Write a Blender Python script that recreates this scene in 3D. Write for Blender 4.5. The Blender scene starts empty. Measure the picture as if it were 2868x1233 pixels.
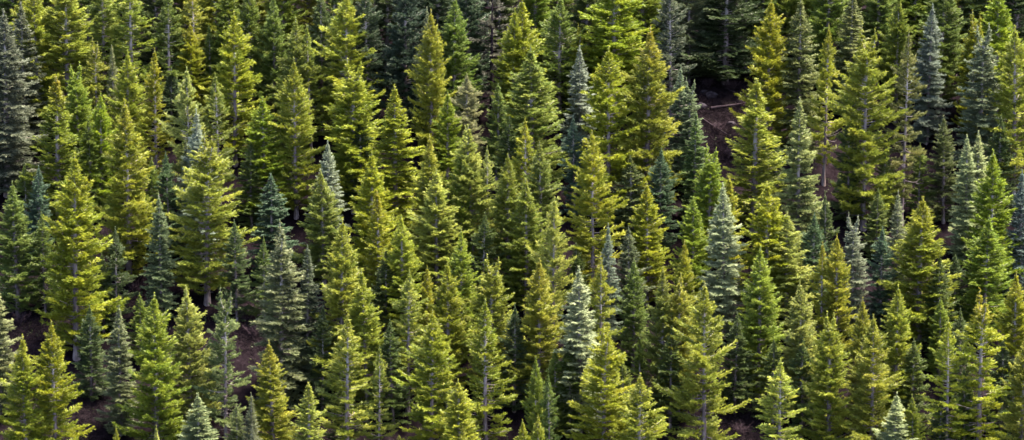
import bpy, math, random
import numpy as np
from math import radians as R
from mathutils import Vector

scene = bpy.context.scene
col = scene.collection

# ------------------------------------------------------------------ camera
PITCH = R(12)
DIST = 478.0
cam = bpy.data.cameras.new('camera')
cam.lens = 120.0
cam.sensor_width = 36.0
cam.clip_start = 1.0
cam.clip_end = 5000.0
camo = bpy.data.objects.new('camera', cam)
camo.location = (0, -DIST * math.cos(PITCH), 6 + DIST * math.sin(PITCH))
camo.rotation_euler = (R(90) - PITCH, 0, 0)
col.objects.link(camo)
scene.camera = camo

# ------------------------------------------------------------------ sky, sun, exposure
SUN_EL, SUN_AZ = 68.0, 84.0        # degrees above horizon, compass bearing (high, off to the right)
world = bpy.data.worlds.new('World')
scene.world = world
world.use_nodes = True
wn = world.node_tree
sky = wn.nodes.new('ShaderNodeTexSky')
sky.sky_type = 'NISHITA'
sky.sun_disc = False
sky.sun_elevation = R(SUN_EL)
sky.sun_rotation = R(SUN_AZ)
sky.air_density = 1.0
sky.dust_density = 4.0
wn.links.new(sky.outputs[0], wn.nodes['Background'].inputs[0])
wn.nodes['Background'].inputs[1].default_value = 0.055
sl = bpy.data.lights.new('sun', 'SUN')
sl.energy = 2.2
sl.angle = R(22)
sl.color = (1.0, 0.91, 0.72)
so = bpy.data.objects.new('sun', sl)
sd = Vector((math.sin(R(SUN_AZ)) * math.cos(R(SUN_EL)), math.cos(R(SUN_AZ)) * math.cos(R(SUN_EL)), math.sin(R(SUN_EL))))
so.rotation_euler = sd.to_track_quat('Z', 'Y').to_euler()
so.location = sd * 300
col.objects.link(so)
vs = scene.view_settings
vs.view_transform = 'Standard'
vs.look = 'None'
vs.gamma = 1.0
vs.use_curve_mapping = False
vs.exposure = 4.08
scene.cycles.max_bounces = 6
scene.cycles.diffuse_bounces = 4
scene.cycles.transmission_bounces = 4
scene.cycles.glossy_bounces = 2
scene.cycles.use_denoising = True


# ------------------------------------------------------------------ helpers
def mesh_np(name, V, faces, mat, tint=None):
    """V (n,3), faces (m,k) -> mesh"""
    me = bpy.data.meshes.new(name)
    V = np.asarray(V, np.float32)
    F = np.asarray(faces, np.int32)
    m, k = F.shape
    me.vertices.add(len(V))
    me.vertices.foreach_set('co', V.ravel())
    me.loops.add(m * k)
    me.loops.foreach_set('vertex_index', F.ravel())
    me.polygons.add(m)
    me.polygons.foreach_set('loop_start', np.arange(0, m * k, k, dtype=np.int32))
    me.polygons.foreach_set('loop_total', np.full(m, k, np.int32))
    if tint is not None:
        a = me.attributes.new('tint', 'FLOAT', 'POINT')
        a.data.foreach_set('value', np.asarray(tint, np.float32))
    me.update(calc_edges=True)
    me.materials.append(mat)
    return me


def link(name, me, parent=None, loc=None):
    o = bpy.data.objects.new(name, me)
    col.objects.link(o)
    if parent is not None:
        o.parent = parent
    if loc is not None:
        o.location = loc
    return o


def tag(o, label, cat, group=None):
    o['label'] = label
    o['category'] = cat
    if group:
        o['group'] = group


def tubes(paths, sides=5):
    """paths: list of (points (k,3), radii (k,)) -> verts, quads"""
    VV, FF, n = [], [], 0
    ang = np.arange(sides) * 2 * math.pi / sides
    for P, r in paths:
        P = np.asarray(P, float)
        r = np.asarray(r, float)
        k = len(P)
        T = np.gradient(P, axis=0)
        T /= np.linalg.norm(T, axis=1)[:, None] + 1e-9
        ref = np.array([0, 0, 1.0]) if abs(T[0, 2]) < .8 else np.array([1.0, 0, 0])
        A = np.cross(T, ref)
        A /= np.linalg.norm(A, axis=1)[:, None] + 1e-9
        B = np.cross(T, A)
        ring = P[:, None] + r[:, None, None] * (np.cos(ang)[None, :, None] * A[:, None] + np.sin(ang)[None, :, None] * B[:, None])
        VV.append(ring.reshape(-1, 3))
        i = np.arange(k - 1)[:, None] * sides
        j = np.arange(sides)[None]
        q = np.stack([i + j, i + (j + 1) % sides, i + sides + (j + 1) % sides, i + sides + j], -1).reshape(-1, 4) + n
        FF.append(q)
        n += k * sides
    return np.concatenate(VV), np.concatenate(FF)


def new_mat(name):
    m = bpy.data.materials.new(name)
    m.use_nodes = True
    nt = m.node_tree
    nt.nodes.clear()
    return m, nt, nt.nodes, nt.links


def ramp(N, stops):
    n = N.new('ShaderNodeValToRGB')
    e = n.color_ramp.elements
    e[0].position, e[0].color = stops[0][0], stops[0][1]
    e[1].position, e[1].color = stops[-1][0], stops[-1][1]
    for p, c in stops[1:-1]:
        x = e.new(p)
        x.color = c
    return n


# ------------------------------------------------------------------ materials
def foliage_material():
    m, nt, N, L = new_mat('conifer_needles')
    info = N.new('ShaderNodeObjectInfo')
    at = N.new('ShaderNodeAttribute')
    at.attribute_name = 'tint'
    tc = N.new('ShaderNodeTexCoord')
    noise = N.new('ShaderNodeTexNoise')
    noise.inputs['Scale'].default_value = 0.55
    noise.inputs['Detail'].default_value = 3
    L.new(tc.outputs['Object'], noise.inputs['Vector'])
    # value variation, sprig by sprig and patch by patch
    add = N.new('ShaderNodeMath'); add.operation = 'ADD'
    L.new(at.outputs['Fac'], add.inputs[0])
    L.new(noise.outputs['Fac'], add.inputs[1])
    mr = N.new('ShaderNodeMapRange')
    mr.inputs[1].default_value, mr.inputs[2].default_value = 0.4, 1.5
    mr.inputs[3].default_value, mr.inputs[4].default_value = 0.5, 1.45
    L.new(add.outputs[0], mr.inputs[0])
    # old needles are duller and greener, young sprays yellower
    hsv = N.new('ShaderNodeHueSaturation')
    hr = N.new('ShaderNodeMapRange')
    hr.inputs[1].default_value, hr.inputs[2].default_value = 0.0, 1.0
    hr.inputs[3].default_value, hr.inputs[4].default_value = 0.525, 0.48
    L.new(at.outputs['Fac'], hr.inputs[0])
    L.new(hr.outputs[0], hsv.inputs['Hue'])
    L.new(mr.outputs[0], hsv.inputs['Value'])
    L.new(info.outputs['Color'], hsv.inputs['Color'])
    # cone-bearing tips
    sep = N.new('ShaderNodeSeparateXYZ')
    L.new(tc.outputs['Object'], sep.inputs[0])
    tr = N.new('ShaderNodeMapRange')
    tr.inputs[1].default_value, tr.inputs[2].default_value = 15.0, 19.6
    L.new(sep.outputs[2], tr.inputs[0])
    n2 = N.new('ShaderNodeTexNoise')
    n2.inputs['Scale'].default_value = 2.2
    L.new(tc.outputs['Object'], n2.inputs['Vector'])
    mu = N.new('ShaderNodeMath'); mu.operation = 'MULTIPLY'
    L.new(tr.outputs[0], mu.inputs[0]); L.new(info.outputs['Alpha'], mu.inputs[1])
    mu2 = N.new('ShaderNodeMath'); mu2.operation = 'MULTIPLY'; mu2.use_clamp = True
    L.new(mu.outputs[0], mu2.inputs[0])
    mr2 = N.new('ShaderNodeMapRange')
    mr2.inputs[1].default_value, mr2.inputs[2].default_value = .3, .7
    mr2.inputs[3].default_value, mr2.inputs[4].default_value = .2, .8
    L.new(n2.outputs['Fac'], mr2.inputs[0]); L.new(mr2.outputs[0], mu2.inputs[1])
    mx = N.new('ShaderNodeMix'); mx.data_type = 'RGBA'
    L.new(mu2.outputs[0], mx.inputs[0])
    L.new(hsv.outputs[0], mx.inputs[6])
    mx.inputs[7].default_value = (0.22, 0.15, 0.015, 1)
    d = N.new('ShaderNodeBsdfDiffuse')
    t = N.new('ShaderNodeBsdfTranslucent')
    L.new(mx.outputs[2], d.inputs['Color']); L.new(mx.outputs[2], t.inputs['Color'])
    g = N.new('ShaderNodeBsdfGlossy')
    g.inputs['Roughness'].default_value = .5
    g.inputs['Color'].default_value = (.5, .5, .5, 1)
    ms = N.new('ShaderNodeMixShader'); ms.inputs[0].default_value = .34
    L.new(d.outputs[0], ms.inputs[1]); L.new(t.outputs[0], ms.inputs[2])
    ms2 = N.new('ShaderNodeMixShader'); ms2.inputs[0].default_value = .035
    L.new(ms.outputs[0], ms2.inputs[1]); L.new(g.outputs[0], ms2.inputs[2])
    o = N.new('ShaderNodeOutputMaterial')
    L.new(ms2.outputs[0], o.inputs[0])
    return m


def noisy_material(name, stops, scale, detail=6, rough=.9, stretch=(1, 1, 1), bump=0.0, bscale=20):
    m, nt, N, L = new_mat(name)
    tc = N.new('ShaderNodeTexCoord')
    mp = N.new('ShaderNodeMapping')
    mp.inputs['Scale'].default_value = stretch
    L.new(tc.outputs['Object'], mp.inputs[0])
    n = N.new('ShaderNodeTexNoise')
    n.inputs['Scale'].default_value = scale
    n.inputs['Detail'].default_value = detail
    n.inputs['Roughness'].default_value = .65
    L.new(mp.outputs[0], n.inputs['Vector'])
    r = ramp(N, stops)
    L.new(n.outputs['Fac'], r.inputs[0])
    b = N.new('ShaderNodeBsdfPrincipled')
    b.inputs['Roughness'].default_value = rough
    b.inputs['Specular IOR Level'].default_value = 0.0
    L.new(r.outputs[0], b.inputs['Base Color'])
    if bump:
        n3 = N.new('ShaderNodeTexNoise'); n3.inputs['Scale'].default_value = bscale; n3.inputs['Detail'].default_value = 4
        L.new(mp.outputs[0], n3.inputs['Vector'])
        bp = N.new('ShaderNodeBump'); bp.inputs['Strength'].default_value = bump; bp.inputs['Distance'].default_value = .1
        L.new(n3.outputs['Fac'], bp.inputs['Height']); L.new(bp.outputs[0], b.inputs['Normal'])
    o = N.new('ShaderNodeOutputMaterial')
    L.new(b.outputs[0], o.inputs[0])
    return m


M_NEEDLE = foliage_material()
def bark_material():
    m = noisy_material('grey_bark', [(.3, (.06, .045, .047, 1)), (.5, (.13, .10, .105, 1)), (.7, (.24, .20, .205, 1))], 3.0, stretch=(1, 1, .25), bump=.4)
    N, L = m.node_tree.nodes, m.node_tree.links
    tc = [n for n in N if n.type == 'TEX_COORD'][0]
    rp = [n for n in N if n.type == 'VALTORGB'][0]
    bs = [n for n in N if n.type == 'BSDF_PRINCIPLED'][0]
    sp = N.new('ShaderNodeSeparateXYZ'); L.new(tc.outputs['Object'], sp.inputs[0])
    mr = N.new('ShaderNodeMapRange'); mr.inputs[1].default_value, mr.inputs[2].default_value = 8.0, 14.0
    L.new(sp.outputs[2], mr.inputs[0])
    mx = N.new('ShaderNodeMix'); mx.data_type = 'RGBA'
    L.new(mr.outputs[0], mx.inputs[0]); L.new(rp.outputs[0], mx.inputs[6]); mx.inputs[7].default_value = (.27, .24, .24, 1)
    L.new(mx.outputs[2], bs.inputs['Base Color'])
    return m


M_BARK = bark_material()
M_DEAD = noisy_material('bleached_dead_wood', [(.3, (.09, .065, .07, 1)), (.7, (.26, .22, .22, 1))], 4.0)
M_SHADED_DUFF = noisy_material('shade_darkened_duff', [(.25, (.0026, .0017, .0024, 1)), (.45, (.0046, .0032, .0043, 1)), (.6, (.0075, .0052, .0068, 1)), (.8, (.017, .013, .016, 1))], .9, detail=10, bump=.8, bscale=3)  # far darker than real soil: canopy shade of the gaps painted into the colour
M_SHADED_TWIG = noisy_material('shade_darkened_twigs', [(.3, (.009, .0062, .0082, 1)), (.7, (.026, .019, .023, 1))], 1.5)  # twig colour also carries painted shade, keeping the gaps near black
M_BRUSH = noisy_material('lilac_grey_shrub_wood', [(.3, (.022, .014, .018, 1)), (.7, (.075, .052, .064, 1))], 1.5)
M_LOG = noisy_material('weathered_log_wood', [(.3, (.010, .007, .009, 1)), (.7, (.032, .024, .029, 1))], 2.5, stretch=(1, 1, 1), bump=.3)
M_ROCK = noisy_material('grey_rock', [(.3, (.016, .013, .017, 1)), (.7, (.045, .038, .046, 1))], 2.0, bump=.5, bscale=6)

# ------------------------------------------------------------------ terrain
SLOPE = math.tan(R(30))


def terrain(x, y):
    return SLOPE * y + 1.5 * np.sin(x * .045 + 1) * np.cos(y * .05) + .7 * np.sin(x * .13 + y * .09 + 2)


def build_hillside():
    xs = np.concatenate([np.linspace(-700, -121, 14), np.linspace(-120, 120, 200), np.linspace(121, 700, 14)])
    ys = np.concatenate([np.linspace(-150, -71, 14), np.linspace(-70, 110, 170), np.linspace(111, 420, 24)])
    X, Y = np.meshgrid(xs, ys)
    Z = terrain(X, Y)
    rng = np.random.default_rng(3)
    Z = Z + rng.normal(0, .07, Z.shape) * (np.abs(X) < 120)
    V = np.stack([X, Y, Z], -1).reshape(-1, 3)
    nx, ny = len(xs), len(ys)
    i, j = np.meshgrid(np.arange(nx - 1), np.arange(ny - 1))
    a = (j * nx + i).ravel()
    F = np.stack([a, a + 1, a + nx + 1, a + nx], -1)
    o = link('hillside', mesh_np('hillside', V, F, M_SHADED_DUFF))
    o['kind'] = 'structure'
    for p in o.data.polygons:
        p.use_smooth = True
    # the valley floor between the viewer and the slope
    zf = float(SLOPE * -149)
    V = [(-1500, -1600, zf), (1500, -1600, zf), (1500, -146, zf), (-1500, -146, zf)]
    o = link('valley_floor', mesh_np('valley_floor', V, [(0, 1, 2, 3)], M_SHADED_DUFF))
    o['kind'] = 'structure'


build_hillside()


# ------------------------------------------------------------------ conifer prototypes (20 m tall, built once per habit)
HABIT = dict(
    dense=dict(rad=3.1, cb=.04, dz=.082, pw=2.2, e0=48, e1=2, curl=.16, gap=.12, bare=.16, lift=.36, jag=.26, thin=.15),
    broad=dict(rad=3.8, cb=.06, dz=.088, pw=2.2, e0=44, e1=-6, curl=.22, gap=.24, bare=.20, lift=.36, jag=.36, thin=.45),
    open=dict(rad=3.0, cb=.14, dz=.105, pw=2.1, e0=42, e1=-8, curl=.20, gap=.30, bare=.26, lift=.30, jag=.42, thin=.65),
    spire=dict(rad=2.2, cb=.06, dz=.09, pw=1.6, e0=54, e1=8, curl=.20, gap=.16, bare=.16, lift=.40, jag=.34, thin=.25),
    tier=dict(rad=3.0, cb=.03, dz=.30, pw=1.8, e0=30, e1=-10, curl=.12, gap=.14, bare=.14, lift=.12, jag=.22, thin=.25),
    shade=dict(rad=3.5, cb=.03, dz=.095, pw=2.3, e0=34, e1=-10, curl=.16, gap=.20, bare=.18, lift=.22, jag=.38, thin=.1),
    snag=dict(rad=3.2, cb=.10, dz=.22, pw=2.6, e0=34, e1=-14, curl=.12, gap=.50, bare=.30, lift=.16, jag=.40, thin=.3),
)


def make_proto(habit, seed, fork_top=None):
    rng = np.random.default_rng(seed)
    h = dict(HABIT[habit])
    for key, lo, hi in (('pw', .78, 1.3), ('jag', .75, 1.5), ('gap', .6, 1.6), ('curl', .7, 1.4), ('dz', .9, 1.12)):
        h[key] *= rng.uniform(lo, hi)
    h['e1'] += rng.uniform(-5, 6)
    fork = fork_top
    fdir = np.array([math.cos(fork_top or 0), math.sin(fork_top or 0), 0.0])
    zf = .84 * 20
    H = 20.0
    z0 = H * h['cb']
    zt = H - .75
    tier = habit == 'tier'
    T_pos, T_dir, T_tint, T_len = [], [], [], []
    limbs = []
    # low-frequency raggedness by bearing and height
    ph = rng.uniform(0, 6.28, 8)
    def rag(az, z):
        return 1 + h['jag'] * (.5 * math.sin(2 * az + .55 * z + ph[0]) + .45 * math.sin(3 * az - 1.1 * z + ph[1]) + .5 * math.sin(az + 2.3 * z + ph[2]))
    # slight sway of the stem
    sx, sy = rng.normal(0, .10, 2), rng.normal(0, .6, 2)
    def sway(z):
        u = z / H
        return np.array([sx[0] * math.sin(2.5 * u + sy[0]) - sx[0] * math.sin(sy[0]), sx[1] * math.sin(2.5 * u + sy[1]) - sx[1] * math.sin(sy[1]), 0.0])
    def stem(z, arm=0):
        p = sway(z) - sway(H) * (z / H)
        if arm and z > zf:
            p = p + fdir * arm * .62 * min(1.0, (z - zf) / 1.6) ** .8
        return p
    # list of limbs
    Z = []
    z = z0
    if tier:
        while z < zt:
            n = rng.integers(5, 8)
            a0 = rng.uniform(0, 6.28)
            for k in range(n):
                Z.append((z + rng.normal(0, .06), a0 + k * 6.283 / n + rng.normal(0, .18)))
            u = (zt - z) / (zt - z0)
            z += .26 + .30 * u + rng.uniform(-.05, .05)
    else:
        a = 0.0
        while z < zt:
            u = (zt - z) / (zt - z0)
            a += 2.4 + rng.normal(0, .4)
            Z.append((z, a))
            z += h['dz'] * (.45 + .75 * u) * rng.uniform(.6, 1.4)
    for z, az in Z:
        u = min(1.0, max(0.0, (zt - z) / (zt - z0)))
        prof = (1 - math.exp(-h['pw'] * u)) / (1 - math.exp(-h['pw'])) * (1.0 if u < .85 else 1.0 - .4 * (u - .85) / .15)
        L = h['rad'] * prof * max(.35, rag(az, z)) * rng.uniform(.66, 1.18) * u / (u + .06) + .08
        if rng.random() < h['gap'] * min(1, u * 2.2):
            if rng.random() < .5:
                continue
            L *= rng.uniform(.35, .7)
        # thinner on the side that once stood against a neighbour
        fc = -math.sin(az)
        if fc > .35 and u > .1 and rng.random() < h['thin'] * min(1, 3 * u) * (1.25 - .6 * u):
            L *= rng.uniform(.25, .6)
        if rng.random() < .03 and u > .3:
            L *= 1.25
        el = R(h['e1'] + (h['e0'] - h['e1']) * (1 - u) ** 1.6 + rng.normal(0, 5))
        curl = h['curl'] * (.3 + .9 * u) * rng.uniform(.5, 1.4)
        if tier:
            curl *= .8
        fwd = np.array([math.cos(az), math.sin(az), 0.0])
        side = np.array([-math.sin(az), math.cos(az), 0.0])
        kup = np.array([0, 0, 1.0])
        arm = (rng.choice([-1, 1]) if fork is not None and z > zf else 0)
        if arm:
            L = L * .78
            z -= .5 * (arm < 0)
        root = stem(z, arm) + np.array([0, 0, z])
        te = math.tan(el)
        sag = .16 * u * rng.uniform(.4, 1.3)
        def P(s):
            s = np.asarray(s)[..., None]
            return root + fwd * L * s + kup * L * ((te - 0) * s - sag * s * (1 - s) * 2 + curl * s * s)
        btint = rng.normal(.5, .17)
        # limb wood
        ss = np.linspace(0, .92, 4)
        r0 = .012 + .014 * L
        limbs.append((P(ss), r0 * (1 - ss) + .006))
        # branchlets
        n = max(4, int(L / (.115 if not tier else .10)))
        s = np.linspace(h['bare'] + .05 if L > .6 else .1, 1.0, n) + rng.normal(0, .02, n)
        s = np.clip(s, .05, 1.0)
        sg = np.where(np.arange(n) % 2 == 0, 1.0, -1.0)
        ll = (.10 + .40 * L * (1.02 - s) ** .75 * np.minimum(1, (s / .28))) * rng.uniform(.6, 1.25, n)
        ll = np.minimum(ll, 1.05)
        th = np.radians(rng.normal(52 if not tier else 58, 9, n)) * (1.05 - .45 * s)
        lift = rng.normal(h['lift'], .20, n)
        if tier:
            lift = rng.normal(h['lift'], .12, n)
        m = 8
        step = .135
        t = (np.arange(m)[None] + rng.uniform(.1, .9, (n, m))) * step
        ok = t < ll[:, None]
        bd = fwd[None] * np.cos(th)[:, None] + side[None] * (sg * np.sin(th))[:, None] + kup[None] * lift[:, None]
        # droop for long branchlets
        pos = P(s)[:, None] + bd[:, None] * t[..., None] - kup * (.10 * t[..., None] ** 2)
        dr = np.broadcast_to(bd[:, None], pos.shape)
        tint = np.broadcast_to((btint + rng.normal(0, .10, n))[:, None], t.shape)
        T_pos.append(pos[ok]); T_dir.append(dr[ok]); T_tint.append(tint[ok])
        # shoots on the limb itself
        n2 = max(3, int(L * (1 - h['bare']) / .10))
        s2 = rng.uniform(h['bare'] if L > .6 else .0, 1.02, n2)
        T_pos.append(P(s2)); T_dir.append(np.broadcast_to(fwd * .8 + kup * (.25 + h['lift'] * .8), (n2, 3)) + rng.normal(0, .35, (n2, 3)))
        T_tint.append(np.full(n2, btint + .06))
    # leader
    n = 22
    zz = np.linspace(H - 1.0, H + .02, n)
    T_pos.append(np.stack([stem(q, 0 if fork is None else (1 if i % 2 else -1)) + np.array([0, 0, q - (.5 if fork is not None and i % 2 == 0 else 0)]) for i, q in enumerate(zz)])); T_dir.append(np.array([[0, 0, 1.0]]) + rng.normal(0, .5, (n, 3))); T_tint.append(np.full(n, .6))
    pos = np.concatenate(T_pos); dr = np.concatenate(T_dir); tint = np.concatenate(T_tint)
    nT = len(pos)
    pos = pos + rng.normal(0, .035, pos.shape)
    # needle blades, a small fan at every shoot
    B = 6
    d = dr / (np.linalg.norm(dr, axis=1)[:, None] + 1e-9)
    db = d[:, None] + rng.normal(0, .34 if not tier else .32, (nT, B, 3))
    db /= np.linalg.norm(db, axis=2)[..., None]
    ln = rng.uniform(.14, .34, (nT, B, 1)) * np.clip(.45 + (H - pos[:, 2]) / 5, 0, 1)[:, None, None]
    rv = rng.normal(0, 1, (nT, B, 3))
    if tier:
        rv = rv * .6
        rv[..., 2] += .8
    sd_ = np.cross(db, rv)
    sd_ /= np.linalg.norm(sd_, axis=2)[..., None] + 1e-9
    w = rng.uniform(.022, .041, (nT, B, 1))
    p0 = pos[:, None] + rng.normal(0, .03, (nT, B, 3))
    V = np.stack([p0 - sd_ * w, p0 + sd_ * w, p0 + db * ln], 2).reshape(-1, 3)
    F = np.arange(len(V)).reshape(-1, 3)
    tn = np.clip(tint[:, None] + rng.normal(0, .12, (nT, B)), 0, 1)
    tn = np.repeat(tn.reshape(-1), 3)
    crown = mesh_np(habit + '_crown', V, F, M_NEEDLE, tn)
    # stem with limbs
    q = np.linspace(0, 1, 15)
    pts = np.stack([stem(H * a) + np.array([0, 0, H * a - (.5 if a == 0 else 0)]) for a in q])
    rad = .27 * (1 - q) ** .85 + .012
    rad[0] *= 1.35
    if fork is None:
        v1, f1 = tubes([(pts, rad)], 9)
    else:
        k = int(q.searchsorted(.84))
        ends = [(np.stack([stem(a, arm) + np.array([0, 0, a - (.5 if arm < 0 and a > zf else 0)]) for a in np.linspace(zf - .4, H - .1, 6)]), np.linspace(rad[k], .012, 6)) for arm in (1, -1)]
        v1, f1 = tubes([(pts[:k + 1], rad[:k + 1])] + ends, 9)
    v2, f2 = tubes(limbs, 3)
    trunk = mesh_np(habit + '_trunk', np.concatenate([v1, v2]), np.concatenate([f1, f2 + len(v1)]), M_LOG if habit == 'snag' else M_BARK)
    # dead limbs low on the stem
    dead = []
    nd = dict(dense=3, broad=5, open=8, spire=2, tier=2, shade=6, snag=12)[habit]
    for k in range(nd):
        z = rng.uniform(.06 * H, max(.32, h['cb'] + .22) * H) if habit != 'snag' else rng.uniform(.1, .8) * H
        az = rng.uniform(0, 6.28)
        L = rng.uniform(1.4, 2.9)
        f = np.array([math.cos(az), math.sin(az), 0.0]); sdv = np.array([-f[1], f[0], 0])
        root = stem(z) + np.array([0, 0, z])
        s = np.linspace(0, 1, 6)[:, None]
        el = rng.uniform(-.35, .25)
        bend = rng.normal(0, .25)
        pp = root + f * L * s + sdv * L * bend * s * s + np.array([0, 0, 1.0]) * L * (el * s + .25 * s * s)
        paths = [(pp, .038 * (1 - s[:, 0]) + .010)]
        for q2 in range(rng.integers(2, 5)):
            i = rng.integers(2, 5)
            dv = f * .6 + sdv * rng.choice([-1, 1]) * .7 + np.array([0, 0, rng.normal(.1, .3)])
            l2 = rng.uniform(.3, .8)
            paths.append((np.stack([pp[i], pp[i] + dv * l2 * .5, pp[i] + dv * l2 + np.array([0, 0, .08])]), np.array([.016, .012, .006])))
        v, ff = tubes(paths, 4)
        dead.append(mesh_np('bare_branch', v, ff, M_LOG if habit == 'snag' else M_DEAD))
    # nominal crown width: 2 x the 93rd percentile radius of the widest slice
    rr = np.hypot(pos[:, 0], pos[:, 1])
    wmax = max(2 * np.percentile(rr[(pos[:, 2] > a) & (pos[:, 2] <= a + 2)], 95) for a in np.arange(2, 14, 1.0) if ((pos[:, 2] > a) & (pos[:, 2] <= a + 2)).sum() > 50)
    return dict(crown=crown, trunk=trunk, dead=dead, w=wmax, n=len(F))


PROTO = {}
total = 0
for hab, cnt in (('dense', 8), ('broad', 5), ('open', 5), ('spire', 3), ('tier', 6), ('shade', 3), ('snag', 1)):
    PROTO[hab] = [make_proto(hab, 100 + 17 * i + len(hab) * 7, .5 * i if i == 4 else None) for i in range(cnt)]
    total += sum(p['n'] for p in PROTO[hab])
    print(hab, [p['n'] for p in PROTO[hab]], [round(p['w'], 2) for p in PROTO[hab]])
print('needle blades', total)

FOLIAGE = dict(   # needle base colours
    Y=(.161, .181, .015), YP=(.186, .206, .035), O=(.116, .140, .018), OC=(.164, .173, .015), G=(.082, .114, .018), SG=(.126, .165, .013),
    G2=(.060, .096, .032), G2Y=(.104, .140, .017), G3=(.090, .114, .028), G4=(.128, .148, .017), D=(.052, .074, .019), D2=(.068, .084, .034),
    T=(.050, .084, .044), T2=(.084, .114, .054), B=(.100, .130, .078), B2=(.110, .132, .070), GB=(.060, .060, .038), DK=(.034, .052, .022), GB2=(.130, .150, .068), GD=(.074, .086, .044),
    GG=(.112, .126, .056), GG2=(.108, .124, .054), GO=(.105, .114, .032), PB=(.160, .190, .112), PB2=(.130, .156, .076), PG=(.180, .186, .086), PW=(.190, .222, .132))

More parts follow.
